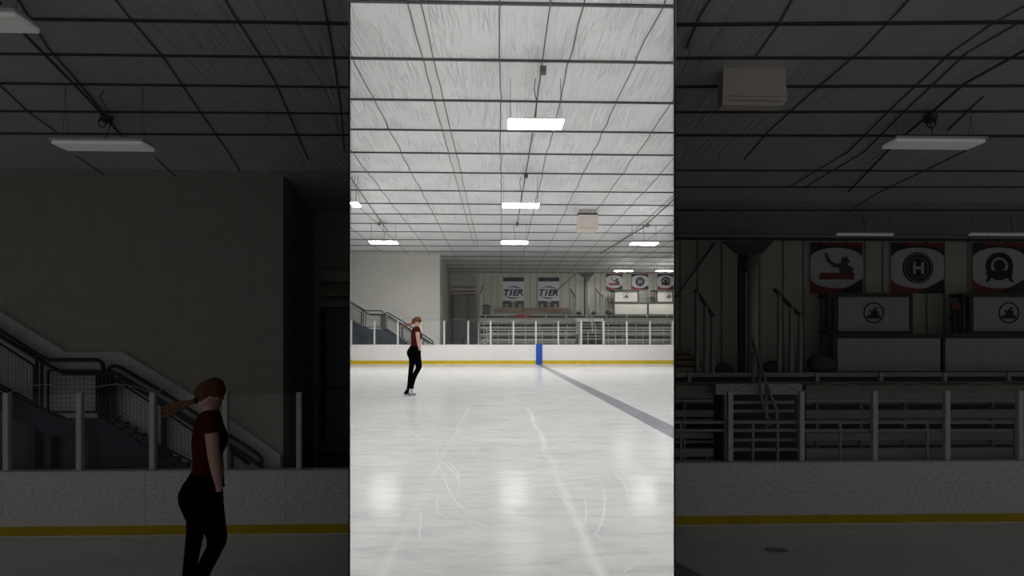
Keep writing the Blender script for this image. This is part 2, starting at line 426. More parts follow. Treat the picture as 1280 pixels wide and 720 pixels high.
# ------------------------------------------------------------------ boards, glass, netting
def boards(B, u0, u1, vt, vy, vb, posts, marker=None):
    y = DB*B.g; zb = B.z0; s = B.sc
    zt = at_y(640, B.px(0, vt)[1], y).z; zy = at_y(640, B.px(0, vy)[1], y).z
    p, q = B.P(u0, 0, DB), B.P(u1, 0, DB)
    root = empty('dasher_boards', ((p.x+q.x)/2, y, zb), 'white scuffed dasher boards with a yellow kick strip, '+B.where, 'barrier')
    m = MB(B); m.box(p.x, q.x, y, y+.1*s, zb, zt-.02*s)
    # panel joints
    m.build('board_face', 'board', root)
    x = p.x+1.2
    while x < q.x-.2: m = MB(B); m.box(x-.006*s, x+.006*s, y-.003, y+.02, zy, zt-.03*s); m.build('panel_joint', 'cap_white', root); x += 2.44*s
    m = MB(B); m.box(p.x, q.x, y-.03*s, y+.13*s, zt-.03*s, zt); m.build('cap_rail', 'cap_white', root)
    m = MB(B); m.box(p.x, q.x, y-.012*s, y, zb, zy); m.build('kick_strip', 'yellow', root)
    m = MB(B); m.box(p.x, q.x, y-.035*s, y-.013*s, zb, zb+.02*s); m.build('ice_edge', 'scratch', root)
    if marker:
        a, b = B.P(marker[0], 0, DB), B.P(marker[1], 0, DB)
        m = MB(B); m.box(a.x, b.x, y-.06, y+.2, zb, zt+.04)
        o = m.build('blue_pad', 'blue_pad', root, bevel=.015)
    yg = y+.07*s; gz = at_y(640, B.px(0, 490)[1], y).z
    g = empty('glass_barrier', ((p.x+q.x)/2, yg, zt), 'clear glass screen with white posts on the boards, '+B.where, 'glass screen')
    for u in posts:
        c = B.P(u, 0, DB)
        m = MB(B); m.box(c.x-.048*s, c.x+.048*s, yg-.03*s, yg+.05*s, zt, gz); m.build('post', 'post_white', g, bevel=.008)
    for ua, ub in zip(posts, posts[1:]):
        a, b = B.P(ua, 0, DB), B.P(ub, 0, DB)
        m = MB(B); m.box(a.x+.064*s, b.x-.064*s, yg, yg+.012, zt, gz-.02); m.build('pane', 'glass', g)
    # safety netting hung from a cable above the glass
    yn = y+.35*B.dp; nt = at_y(640, B.px(0, 194)[1], yn).z
    m = MB(B); m.poly([(p.x, yn, gz-.03), (q.x, yn, gz-.03), (q.x, yn, nt), (p.x, yn, nt)])
    root = empty('safety_net', ((p.x+q.x)/2, yn, gz-.03), 'fine dark safety netting hung above the glass, '+B.where, 'net')
    m.build('mesh', 'net' if B.name == 'mid' else 'net_side', root)['kind'] = 'stuff'
    n = 90; m = MB(B); m.tube([(p.x+(q.x-p.x)*i/n, yn, nt+random.uniform(-.012, .012)) for i in range(n+1)], .014*s, 5); m.build('top_cable', 'post_white', root)
    pts = []
    for a, b in zip(posts, posts[1:]):
        for t in (0, .25, .5, .75): 
            c = B.P(a+(b-a)*t, 0, DB); pts.append((c.x, yn-.05*s, gz+.17*s*(1-(2*t-1)**2)-.02*s))
    m = MB(B); m.tube(pts, .010*s, 5); m.build('lacing_cord', 'alu_board', root)
PM = [2, 94, 187, 279, 371, 466, 555, 646, 735, 824, 915, 1004, 1096, 1188, 1278]
boards(MID, -2, 1282, 584, 647, 661, PM, (735, 760))
boards(LEF, -330, 438, 585.5, 653, 665, [-273, -181, -89, 3, 95, 187, 279, 372])
boards(RIG, 842, 1600, 579.5, 647, 658.5, [915, 1005, 1097, 1188, 1280, 1372, 1464, 1556])

# ------------------------------------------------------------------ staircase beside the left wall
def wire_panel(B, pts, d, parent):       # quadrilateral frame filled with diamond wire
    a, b, c, e = [Vector(p) for p in pts]    # top-left, top-right, bottom-right, bottom-left
    m = MB(B)
    for p, q in ((a, b), (b, c), (c, e), (e, a)): m.ut([(*p, d), (*q, d)], .022, 6)
    m.build('panel_frame', 'black_metal', parent)
    m = MB(B); n = int((b-a).length/5.5); k = int((e-a).length/5.5)
    for i in range(1, n):
        t = i/n; m.ut([(*(a.lerp(b, t)), d), (*(e.lerp(c, t)), d)], .0035, 4)
    for i in range(1, k):
        t = i/k; m.ut([(*(a.lerp(e, t)), d), (*(b.lerp(c, t)), d)], .0035, 4)
    m.build('wire_infill', 'steel_dark', parent)
def staircase(B):
    d = 27.3; L = B.name == 'left'
    root = empty('staircase', B.P(150, 600, d), 'staircase with white parapet, navy side and black rails, '+B.where, 'staircase')
    root.location.z = B.z0
    xl = -330 if L else 0
    def ext(v0, slope): return v0+slope*(0-xl)*-1 if L else v0
    top = [(xl, 390-.62*(0-xl)), (0, 390), (82, 440), (153, 440), (251, 500), (350, 568)]
    bot = [(352, 600), (226, 600), (205, 573), (130, 523), (75, 523), (0, 489), (xl, 489-.47*(0-xl))]
    if not L: top = top[1:]; bot = bot[:-1]
    m = MB(B); m.up(top+bot, d+.45, .12); m.build('parapet', 'parapet_paint', root)
    # navy stringer
    st = [(xl, 489-.5*(0-xl)), (0, 489), (75, 524), (130, 524), (228, 590), (228, 612), (204, 612), (118, 546), (66, 546), (0, 516), (xl, 516-.5*(0-xl))]
    if not L: st = st[1:-1]
    m = MB(B); m.up(st, d, .5); m.build('stringer', 'navy', root)
    m = MB(B); m.up([(120, 546), (204, 600), (204, 620), (120, 620)], d+.1, .1); m.build('side_panel', 'navy', root)
    for ua, ub in ((35, 44), (55, 64), (110, 121)) + (((-60, -50), (-150, -140), (-240, -230)) if L else ()):
        m = MB(B); m.ub(ua, 535 if ua > 0 else 489+.5*ub, ub, 600, d+.05, .12, True); m.build('post', 'navy', root)
    m = MB(B); m.ub(xl+1, 520, 118, 600, d+.62, .05, True) ; m.build('back_panel', 'navy_light', root)
    # steps behind the parapet, edge of each tread
    m = MB(B)
    for i in range(9):
        u = 132+i*11; v = 521+i*7.3; m.ub(u, v, u+12, v+7, d+.05, .38)
    m.build('tread', 'navy', root)
    dr = d-.05; r = .034
    up0 = [(xl, 413-.62*(0-xl), dr)] if L else []
    up1 = [(xl, 420-.62*(0-xl), dr)] if L else []
    rails = [up0+[(0, 413, dr), (52, 446, dr), (62, 450, dr), (122, 450, dr), (128, 454, dr), (129, 462, dr), (129, 523, dr)],
             up1+[(0, 420, dr), (58, 455, dr), (80, 467, dr), (146, 467, dr), (200, 500, dr), (262, 540, dr), (318, 577, dr), (332, 588, dr)],
             [(134, 524, dr), (134, 466, dr), (137, 459, dr), (143, 457, dr), (150, 459, dr), (200, 488, dr), (262, 528, dr), (322, 567, dr), (327, 574, dr), (326, 586, dr)],
             [(150, 472, dr), (200, 504, dr), (262, 545, dr), (312, 580, dr)]]
    for q in rails:
        m = MB(B); m.ut(q, r); m.build('handrail', 'black_metal', root, smooth=True)
    for u, v0, v1 in ((46, 443, 505), (52, 452, 509), (124, 463, 523), (139, 463, 523), (195, 495, 560), (203, 500, 566), (290, 562, 600)):
        m = MB(B); m.ut([(u, v0, dr), (u, v1, dr)], .024); m.build('rail_post', 'black_metal', root)
    P = [[(60, 463), (121, 463), (121, 515), (60, 515)], [(143, 474), (191, 505), (191, 553), (143, 520)], [(207, 516), (284, 567), (284, 600), (207, 560)]]
    P.append([(0, 430), (43, 457), (43, 503), (0, 482)] if not L else [(-60, 392), (43, 457), (43, 503), (-60, 450)])
    for q in P: wire_panel(B, q, dr+.03, root)
staircase(MID); staircase(LEF)

# ------------------------------------------------------------------ stands
def bench_rows(B, u0, u1, tagtxt):
    d0 = 27.6
    root = empty('bleachers', B.P((u0+u1)/2, 600, d0), tagtxt, 'bleachers'); root.location.z = B.z0
    rows = [(561, 571, 0), (541, 548, .7), (513, 521, 1.6), (482, 498, 2.5)]
    for i, (a, b, dd) in enumerate(rows):
        m = MB(B); m.ub(u0, a, u1, b, d0+dd, .28); m.build('seat_board', 'alu_board', root)
        m = MB(B); m.ub(u0, b+3, u1, b+6, d0+dd+.3, .25); m.build('foot_board', 'alu_board', root)
    m = MB(B); m.ub(u0, 486, u1, 600, d0+3.1, .05, True); m.build('backing', 'alu_dark', root)
    u = u0+14
    while u < u1:
        for (a, b, dd), (c, _, d2) in zip(rows, [(585, 0, 0)]+rows[:-1]):
            m = MB(B); m.ub(u-1.5, b, u+1.5, c, d0+dd+.1, .08); m.build('support', 'alu_board', root)
        u += 55
    m = MB(B)
    for u in (u0+14, u1-8): m.ub(u-2, 571, u+2, 600, d0+.15, .1, True)
    m.build('leg', 'aluminium', root)
    m = MB(B); m.ub(u0, 499.5, u1, 501.5, d0+2.3, .05); m.ub(u0, 575, u1, 579, d0-.05, .2); m.build('edge_trim', 'aluminium', root)
def rail_fence(B, u0, u1, ups, txt):
    d = 27.1
    root = empty('guard_rail', B.P((u0+u1)/2, 600, d), txt, 'railing'); root.location.z = B.z0
    for v in (528, 538):
        m = MB(B); m.ut([(u0, v, d), (u1, v, d)], .030); m.build('rail', 'aluminium', root)
    for u in ups:
        a = B.P(u, 527, d); m = MB(B); m.tube([(a.x, a.y, a.z), (a.x, a.y, B.z0)], .026*B.sc); m.build('upright', 'aluminium', root)
def aisle_steps(B):
    root = empty('aisle_steps', B.P(953, 600, 27.4), 'open metal aisle steps with slanted handrail between bleachers, '+B.where, 'steps'); root.location.z = B.z0
    for i, v in enumerate((562, 550, 538, 527, 514, 503)):
        m = MB(B); m.ub(910, v-1.5, 998, v+1.5, 27.4+.3*i, .28); m.build('tread', 'aluminium', root)
    m = MB(B); m.ub(895, 480, 1003, 493, 29.3, .8); m.build('landing', 'parapet_paint', root)
    m = MB(B); m.ub(908, 494, 1000, 600, 30.0, .05, True); m.build('backing', 'alu_dark', root)
    for u in (907, 999):
        m = MB(B); m.up([(u-1.5, 494), (u+1.5, 494), (u+1.5, 600), (u-1.5, 600)], 27.4, .12); m.build('side_support', 'aluminium', root)
    for q in ([(940, 424, 29.2), (958, 480, 28.6), (971, 514, 27.6), (971, 534, 27.4)], [(947, 440, 29.2), (950, 490, 28.8), (962, 532, 27.4)], [(941, 440, 29.3), (941, 482, 29.3)], [(958, 480, 28.6), (958, 535, 27.6)]):
        m = MB(B); m.ut(q, .03); m.build('handrail', 'aluminium', root, smooth=True)
def handrail(B, pts, posts, txt, d, foot=468):
    root = empty('handrail', B.P(posts[0][0], foot, d), txt, 'handrail')
    m = MB(B); m.ut([(u, v, d) for u, v in pts], .045); m.build('rail', 'panel_frame', root)
    for u, v in posts:
        m = MB(B); m.ut([(u, v, d), (u, foot, d)], .05); m.build('post', 'aluminium', root)
def stands(B):
    mid = B.name == 'mid'; W = B.where
    lo = 515 if mid else 842; hi = 1280 if mid else 1600
    bench_rows(B, lo, 892, 'metal bleachers left of the aisle steps, '+W)
    bench_rows(B, 1008, hi, 'metal bleachers right of the aisle steps, '+W)
    ups = [u for u in (560, 628, 694, 760, 851, 941, 972, 1050, 1159, 1269, 1379, 1489) if lo < u < hi]
    rail_fence(B, lo+(30 if mid else 0), hi, ups, 'long two-bar metal guard rail before the bleachers, '+W)
    aisle_steps(B)
    # concourse deck edge
    root = empty('concourse_deck', B.P(900, 600, 31), 'walkway deck with a low pipe kerb above bleachers, '+W, 'walkway')
    m = MB(B); m.ub(lo, 477, hi, 486, 31, 3.5); m.build('deck', 'rib_groove', root)
    m = MB(B); m.ub(lo, 466, hi, 470, 31.1, .1); m.build('kerb_pipe', 'aluminium', root)
    m = MB(B); m.ub(lo, 470, hi, 477, 31.2, .1); m.build('kerb_gap', 'alu_dark', root)
    u = lo+20
    while u < hi: m = MB(B); m.ub(u-2, 466, u+2, 477, 31.0, .08); m.build('bracket', 'panel_white', root); u += 80
    # brown wooden benches on the walkway, left of the column
    u0 = 566 if mid else 842
    root = empty('wooden_benches', B.P((u0+890)/2, 476, 32), 'tiered brown wooden benches under the ribbed wall, '+W, 'benches')
    for i, (a, b, mt) in enumerate(((459, 466, 'alu_board'), (451, 457, 'wood_brown'), (444, 449, 'wood_brown'), (437, 442, 'wood_brown'))):
        m = MB(B); m.ub(u0, a, 885-i*7, b, 31.8+i*.7, .5); m.build('bench_board', mt, root)
        m = MB(B); m.ub(u0, b, 885-i*7, b+2, 32.1+i*.7, .1); m.build('riser', 'wood_dark', root)
    # steel column with bracing
    root = empty('support_column', B.P(941, 476, 31.6), 'pale round steel column with dark knee plate at its top, '+W, 'column')
    m = MB(B); m.ut([(941, 330, 31.6), (941, 476, 31.6)], .11, 16); m.build('shaft', 'panel_white', root, smooth=True)
    m = MB(B); m.ut([(941, 318, 31.6), (941, 332, 31.6)], .16, 16); m.build('cap', 'rib_groove', root, smooth=True)
    m = MB(B); m.up([(905, 301), (968, 301), (948, 322), (946, 340), (934, 340), (930, 322)], 31.9, .1); m.build('knee_plate', 'steel', root)
    m = MB(B); m.ub(925, 320, 932, 476, 32.2, .12); m.build('shade_strip', 'steel', root)  # dark strip standing in for the shade left of the column
    m = MB(B); m.ut([(893, 304, 35.1), (812, 374, 35.1)], .03); m.build('brace_rod', 'steel_dark', root)
    handrail(B, [(869, 362), (877, 374), (892, 396)], [(871, 365), (882, 383), (891, 396)], 'short slanted handrail at right end of wooden benches, '+W, 31.7)
    handrail(B, [(968, 361), (985, 380), (1002, 396)], [(974, 368), (989, 384), (1000, 394)], 'short slanted handrail right of the steel column, '+W, 31.7)
    # dark bags by the column, then a dark shape standing in for shadow
    for u, v, r, t in ((905, 462, 11, 'dark equipment bag just left of the steel column, '), (965, 460, 12, 'dark equipment bag just right of the steel column, '),
                       (1025, 455, 16, 'dark shape in place of shadow beside the lower white panels, ')):
        c = B.P(u, v, 32.2); s = r*FARD*B.g*.91/F/(3.168 if mid else 1)
        m = MB(B); m.ball((c.x, c.y, c.z), (s, s*.6, s*.8)); m.ball((c.x+s*.5, c.y, c.z-s*.1), (s*.7, s*.5, s*.6)); tag(m.build('bag_or_shadow_shape', 'can', smooth=True), t+W, 'bag')
    # press boxes and panels
    def pbox(u0, u1, left, txt):
        root = empty('press_box', B.P((u0+u1)/2, 416, 34), txt, 'booth')
        m = MB(B); m.ub(u0-13, 366, u1+5, 371, 33.6, .9); m.build('roof', 'panel_frame', root)
        m = MB(B); m.ub(u0, 371, u1, 414, 33.8, .06); pn = m.build('front_panel', 'panel_white', root)
        for a, b in ((u0-13, u0-10), (u0-5, u0-.5), (u1+.5, u1+5)):
            m = MB(B); m.ub(a, 371, b, 416, 33.8, .1); m.build('post', 'panel_frame', root)
        m = MB(B); m.ub(u0-13, 414, u1+5, 417, 33.75, .9); m.build('sill', 'panel_frame', root)
        cu = u0+44; c = B.P(cu, 391, 33.8); k = B.P(cu+1, 391, 33.8).x-c.x; y = c.y-.004
        m = MB(B); m.disc((c.x, c.z), 13*k, y, .003, 32, 11.4*k)
        m.hexa([(c.x-9*k, y, c.z-7*k), (c.x+9*k, y, c.z-7*k), (c.x+8*k, y, c.z-3*k), (c.x-8*k, y, c.z-3*k)], [(c.x-9*k, y+.003, c.z-7*k), (c.x+9*k, y+.003, c.z-7*k), (c.x+8*k, y+.003, c.z-3*k), (c.x-8*k, y+.003, c.z-3*k)])
        q = [(-5, -3), (5, -3), (6, 2), (2, 3), (7, 7), (1, 6), (-2, 2), (-7, 4), (-3, -1)]
        m.hexa([(c.x+a*k, y, c.z+b*k) for a, b in q], [(c.x+a*k, y+.003, c.z+b*k) for a, b in q])
        m.build('round_emblem', 'ink', pn)
    pbox(1048, 1136, True, 'white press box with round black emblem, nearer the column, '+W)
    pbox(1217, hi-6 if mid else 1305, True, 'white press box with round black emblem, farther from the column, '+W)
    for a, b, t in ((1047, 1176, 'plain white panel in dark frame, nearer the column, '), (1182, hi-1 if mid else 1311, 'plain white panel in dark frame, farther from the column, ')):
        root = empty('lower_panel', B.P((a+b)/2, 466, 32.8), t+W, 'panel')
        m = MB(B); m.ub(a, 423, b, 464, 32.8, .05); m.build('sheet', 'panel_white', root)
        m = MB(B); m.ub(a-6, 417, b+3, 423, 32.78, .12); m.ub(a-6, 464, b+3, 467, 32.78, .12); m.ub(a-6, 423, a, 464, 32.78, .12); m.ub(b, 423, b+3, 464, 32.78, .12)
        m.build('frame', 'panel_frame', root)
    # black folding chair between the two press boxes
    root = empty('chair', B.P(1196, 416, 33.7), 'dark red and black chair between two press boxes, '+W, 'chair')
    m = MB(B); m.ub(1190, 379, 1201, 386, 33.75, .05); m.build('backrest', 'banner_red', root)
    for ua in (1191, 1199): m = MB(B); m.up([(ua, 386), (ua+2, 386), (ua+3, 416), (ua+1, 416)], 33.75, .05); m.build('leg', 'ink', root)
    m = MB(B); m.ub(1192, 396, 1202, 399, 33.5, .35); m.build('seat', 'ink', root)
    # three banners
    def banner(u0, u1, kind, txt):
        root = empty('banner', B.P((u0+u1)/2, 366, FARD-.15), txt, 'banner')
        d = FARD-.15; c = B.P((u0+u1)/2, 335, d); k = B.P((u0+u1)/2+1, 335, d).x-c.x; h = (u1-u0)/2*k; H = 31*k
        uu1 = min(u1, 1281) if mid else u1
        m = MB(B); m.ub(u0, 304, uu1, 366, d, .03); m.build('sheet', 'banner_white', root)
        def shape(pts, mt, name, off):
            m = MB(B); y = c.y-off
            m.hexa([(c.x+a*k, y, c.z+b*k) for a, b in pts], [(c.x+a*k, y+.0015, c.z+b*k) for a, b in pts]); m.build(name, mt, root)
        w = (u1-u0)/2
        arc = lambda s, lo_: [(w*math.cos(t)*1.0, s*(lo_*math.sin(t)+8)) for t in [math.pi*i/12 for i in range(13)]]
        # dark corners above and below a pale oval
        shape([(-w, 31), (-w, 12)]+[(-w*math.cos(t), 12+13*math.sin(t)) for t in [math.pi*i/12 for i in range(13)]]+[(w, 31)], 'banner_navy', 'dark_band', .004)
        shape([(-w*.7, 31), (-w*.4, 27.5), (w*.5, 26.5), (w, 23), (w, 31)], 'banner_red', 'red_flash', .008)
        shape([(w, -31), (w, -12)]+[(w*math.cos(t), -12-13*math.sin(t)) for t in [math.pi*i/12 for i in range(13)]]+[(-w, -31)], 'banner_red', 'red_band', .004)
        shape([(w, -31), (w, -13), (w*.45, -23), (0, -31)], 'banner_navy', 'dark_corner', .008)
        if kind == 'player':
            shape([(-22, -14), (22, -14), (22, -6), (-20, -6)], 'banner_red', 'wordmark', .009)
            shape([(4, -8), (20, -8), (20, 0), (13, 4), (16, 8), (12, 14), (6, 12), (6, 6), (-2, 5), (-10, 11), (-12, 9), (-4, 1), (4, 0)], 'banner_dark', 'player_figure', .012)
            shape([(-12, 9), (-15, 18), (-12, 18), (-9, 10)], 'banner_dark', 'stick', .012)
        elif kind == 'H':
            m = MB(B); m.disc((c.x, c.z), 19*k, c.y-.009, .002, 40); m.build('emblem_disc', 'banner_navy', root)
            m = MB(B); m.disc((c.x, c.z), 17.5*k, c.y-.012, .002, 40, 16.5*k); m.disc((c.x, c.z), 13*k, c.y-.012, .002, 40, 12.2*k); m.build('emblem_ring', 'alu_board', root)
            m = text_on('H', c.x, c.z, c.y-.014, 15*k, 14*k, depth=.002); m.bay = B; m.build('letter', 'banner_white', root)
        else:
            m = MB(B); m.disc((c.x, c.z+2*k), 17*k, c.y-.009, .002, 40, 11*k); m.disc((c.x, c.z+3*k), 7*k, c.y-.009, .002, 24); m.build('emblem_wreath', 'ink', root)
            shape([(-17, -8), (-9, -11), (9, -11), (17, -8), (14, -3), (-14, -3)], 'ink', 'emblem_ribbon', .010)
            for s in (-1, 1): shape([(s*9, -9), (s*14, -8), (s*17, -18), (s*13, -16)][::s], 'ink', 'emblem_tail', .010)
    banner(1013, 1078, 'player', 'wall banner with hockey player and red lettering, '+W)
    banner(1114, 1180, 'H', 'small wall banner with a navy round H emblem, '+W)
    banner(1216, 1282, 'wreath', 'small wall banner with a dark round wreath emblem, '+W)
    if mid:
        for (u0, u1), t in (((604, 687), 'tall white T1ER banner, the one nearer the dark recess'), ((744, 827), 'tall white T1ER banner, the one nearer the steel column')):
            d = FARD-.15
            root = empty('tall_banner', B.P((u0+u1)/2, 437, d), t, 'banner')
            c = B.P((u0+u1)/2, 378, d); k = B.P((u0+u1)/2+1, 378, d).x-c.x
            m = MB(B); m.ub(u0, 318, u1, 437, d, .03); m.build('sheet', 'banner_white', root)
            m = MB(B); m.ub(u0, 318, u1, 334, d-.01, .009); m.build('top_band', 'banner_navy', root)
            m = MB(B); m.ub(u0, 411, u1, 437, d-.01, .009); lb = m.build('bottom_band', 'banner_dark', root)
            w = (u1-u0)/2*k
            def cres(s, name):
                n = 16; pts = []
                for i in range(n+1): t_ = i/n; pts.append((-.85*w+1.75*w*t_, c.z+s*(12*k+13*k*math.sin(math.pi*t_))))
                for i in range(n, -1, -1): t_ = i/n; pts.append((-.85*w+1.75*w*t_, c.z+s*(12*k+(13*k-12*k*t_*(1-t_)*4*(.3+t_)*.5)*math.sin(math.pi*t_))))
                sx = s
                m = MB(B); a = [(c.x+sx*x, c.y-.012, z) for x, z in pts[:n+1]]; b = [(c.x+sx*x, c.y-.012, z) for x, z in pts[n+1:][::-1]]
                for i in range(n): m.hexa([a[i], a[i+1], b[i+1], b[i]], [(p[0], p[1]+.008, p[2]) for p in (a[i], a[i+1], b[i+1], b[i])])
                m.build(name, 'banner_navy', root)
            cres(1, 'upper_swoosh'); cres(-1, 'lower_swoosh')
            m = text_on('T1ER', c.x, c.z, c.y-.014, 26*k, 76*k, shear=.25, depth=.006); m.bay = B; m.build('lettering', 'banner_navy', root)
            for j in (-1, 0, 1):
                e = B.P((u0+u1)/2+j*27, 430 if j else 428, d)
                m = MB(B); m.disc((e.x, e.z), 6*k, c.y-.016, .004, 20, 4*k); m.build('small_ring', 'banner_white', lb)
            e = B.P((u0+u1)/2, 415.5, d); m = MB(B); m.box(e.x-9*k, e.x+9*k, c.y-.016, c.y-.012, e.z-2*k, e.z+2*k); m.build('small_bar', 'banner_white', lb)
        # bin at the left end of the wooden benches
        c = B.P(536, 476, 32); t = B.P(536, 434, 32)
        root = empty('litter_bin', (c.x, c.y, c.z), 'dark round litter bin at the left end of the wooden benches', 'bin')
        m = MB(B); m.loft([(c.x, c.y, c.z, .30, .30), (c.x, c.y, t.z, .34, .34)]); m.build('body', 'can', root, smooth=True)
        m = MB(B); m.loft([(c.x, c.y, t.z+.002, .38, .38), (c.x, c.y, t.z+.07, .36, .36), (c.x, c.y, t.z+.13, .2, .2)]); m.build('lid', 'alu_dark', root, smooth=True)
        handrail(B, [(514, 380), (521, 366), (524, 350)], [(513, 382), (521, 366)], 'tall thin handrail beside the litter bin', 31.5, 476)
        # red cloth over the kerb pipe, with its own folds
        m = MB(B); m.ub(652, 467, 712, 476, 31.0, .03); m.ub(664, 465, 690, 469, 30.98, .12)
        tag(m.build('red_cloth', 'red_cloth'), 'red cloth hung over the walkway pipe below the T1ER banners', 'cloth')
        # ramp rails at the left end of the stands
        root = empty('ramp_rail', B.P(530, 600, 27), 'low slanted pipe rails at the left end of the bleachers', 'railing'); root.location.z = 0
        for q in ([(500, 590, 27), (560, 545, 27)], [(520, 590, 27), (560, 560, 27)]):
            m = MB(B); m.ut(q, .03); m.build('rail', 'aluminium', root)
        for u in (508, 540): m = MB(B); m.ub(u-2, 500 if u < 520 else 520, u+2, 600, 27.1, .06, True); m.build('post', 'aluminium', root)
stands(MID); stands(RIG)

# ------------------------------------------------------------------ lamps
def lamp(B, c, w, dp, mt, txt, group=None, zc=None, x_lim=None):
    x0, x1 = c[0]-w/2, c[0]+w/2
    if x_lim: x0, x1 = max(x0, x_lim[0]), min(x1, x_lim[1])
    root = empty('ceiling_lamp', c, txt, 'lamp', group); small = dp < .25; hh = .014 if small else .03; wr = .0012 if small else .004
    m = MB(B); y0, y1 = c[1]-dp/2, c[1]+dp/2; z = c[2]
    m.box(x0, x1, y0, y1, z+.01, z+.01+hh); m.build('housing', 'lamp_case', root)
    m = MB(B); m.box(x0+.01, x1-.01, y0+.01, y1-.01, z-.012, z+.008); m.build('diffuser', mt, root)
    m = MB()
    for sx in (x0+.05, x1-.05):
        for sy in (y0+.05, y1-.05): m.tube([(sx, sy, z+.01+hh), (sx, c[1], zc-(.09 if not small else .07))], wr, 5)
    m.build('hanging_wire', 'steel', root)
    m = MB(); m.tube([((x0+x1)/2, c[1], z+.02), ((x0+x1)/2+.03, c[1]+.04, z+(zc-z)*.45), ((x0+x1)/2-.03, c[1], z+(zc-z)*.7), ((x0+x1)/2, c[1], zc-.1)], .003 if small else .008, 6); m.build('cord', 'black_metal', root, smooth=True)
ROWS = [(3.7, 'nearest'), (9.35, 'closest of those in view'), (14.85, 'in the second row'), (20.6, 'in the third row')]
ZL = EYE+4.58
lamp(MID, (.70, 9.38, ZL), 1.14, .42, 'lamp_on', 'large bright lamp panel hanging nearest the camera in the middle hall', None, ZC)
lamp(MID, (.62, 14.85, ZL), 1.2, .42, 'lamp_second', 'bright lamp panel of the middle column, second from the camera', None, ZC)
lamp(MID, (.58, 20.6, ZL+.1), 1.2, .5, 'lamp_third', 'bright lamp panel of the middle column, farthest before the netting', None, ZC)
lamp(MID, (-5.33, 20.6, ZL+.07), 1.2, .45, 'lamp_third', 'bright lamp panel hanging left, in front of the plain stair wall', None, ZC)
lamp(MID, (6.5, 20.6, ZL+.07), 1.2, .45, 'lamp_third', 'bright lamp panel hanging right, in front of the press boxes', None, ZC)
lamp(MID, (-5.2, 14.85, ZL), 1.16, .42, 'lamp_second', 'bright lamp panel cut off at the left partition of the middle hall', None, ZC, (kL*14.85+.01, 99))
lamp(MID, (.68, 3.7, ZL), 1.2, .56, 'lamp_near', 'bright lamp panel overhead, just above the top of the view', None, ZC)
def uv_lamp(B, u0, u1, v, d, w_real, mt, txt, lim=None, dp=.2):
    a, b = B.P(u0, v, d/B.g), B.P(u1, v, d/B.g)
    lamp(B, ((a.x+b.x)/2, a.y, a.z), b.x-a.x, dp, mt, txt, None, B.ceil+.06, lim)
uv_lamp(MID, 1045, 1117, 293, 31.6, 0, 'lamp_far', 'long strip lamp over the player banner in the bright middle hall', dp=.3)
uv_lamp(MID, 1211, 1276, 293, 31.6, 0, 'lamp_far', 'long strip lamp over the wreath banner in the bright middle hall', dp=.3)
uv_lamp(LEF, 73, 187, 182, 3.3, 0, 'lamp_dim', 'dim lamp panel hanging over the stairs in the left bay', dp=.14)
uv_lamp(LEF, -70, 37, 27, 2.35, 0, 'lamp_dim', 'dim lamp panel at the upper left corner of the left bay', dp=.14)
uv_lamp(RIG, 1110, 1222, 179.5, 3.1, 0, 'lamp_dim', 'dim lamp panel hanging in the right bay, in front of the netting', dp=.14)
uv_lamp(RIG, 1045, 1117, 293, 5.4, 0, 'lamp_dim', 'dim strip lamp over the player banner in the right bay', dp=.05)
uv_lamp(RIG, 1211, 1320, 293, 5.4, 0, 'lamp_dim', 'dim strip lamp over the wreath banner in the right bay', dp=.05)

# conduits along the ceiling
def conduit(pts, r, boxes, txt, bay, s=1):
    m = MB(bay); m.tube(pts, r, 6)
    root = empty('conduit', pts[0], txt, 'conduit'); m.build('pipe', 'steel', root)
    for b in boxes:
        m = MB(bay); m.box(b[0]-.06*s, b[0]+.06*s, b[1]-.06*s, b[1]+.06*s, b[2]-.1*s, b[2]+.02*s); m.build('junction_box', 'steel', root)
zc = ZC-.12
conduit([(.84, 2, zc), (.8, 12, zc), (.7, 21, zc)], .02, [(.82, 9.0, zc), (.78, 14.6, zc), (.7, 20.4, zc)], 'grey cable conduit under the ceiling over the middle lamps', MID)
conduit([(-5.5, 15, zc), (-5.5, 22, zc)], .025, [(-5.5, 20.5, zc)], 'grey cable conduit under the ceiling over the left lamps', MID)
conduit([(7.1, 17, zc), (6.6, 21, zc), (5.9, 27, zc)], .03, [(6.65, 20.5, zc)], 'grey cable conduit under the ceiling slanting over the right lamp', MID)
z = LEF.ceil-.04
conduit([at_z(30, 42, z), at_z(105, 118, z), at_z(152, 170, z)], .009, [at_z(133, 146, z)], 'dark cable conduit under the ceiling of the left bay', LEF, .45)
z = RIG.ceil-.04
conduit([at_z(1300, 52, z), at_z(1205, 105, z), at_z(1163, 142, z), at_z(1120, 178, z), at_z(1060, 240, z)], .009, [at_z(1163, 144, z)], 'dark cable conduit under the ceiling of the right bay', RIG, .45)
# curled spare cable below each junction box of the side bays
for B, u, v in ((LEF, 128, 150), (RIG, 1164, 150)):
    c = at_z(u, v, B.ceil-.09); pts = [(c.x+.03*math.cos(t), c.y, c.z-.02+.035*math.sin(t)) for t in [i*.5 for i in range(20)]]
    m = MB(B); m.tube(pts, .004, 6); tag(m.build('cable_loop', 'black_metal', smooth=True), 'small coil of black cable hanging under the ceiling, '+B.where, 'cable')

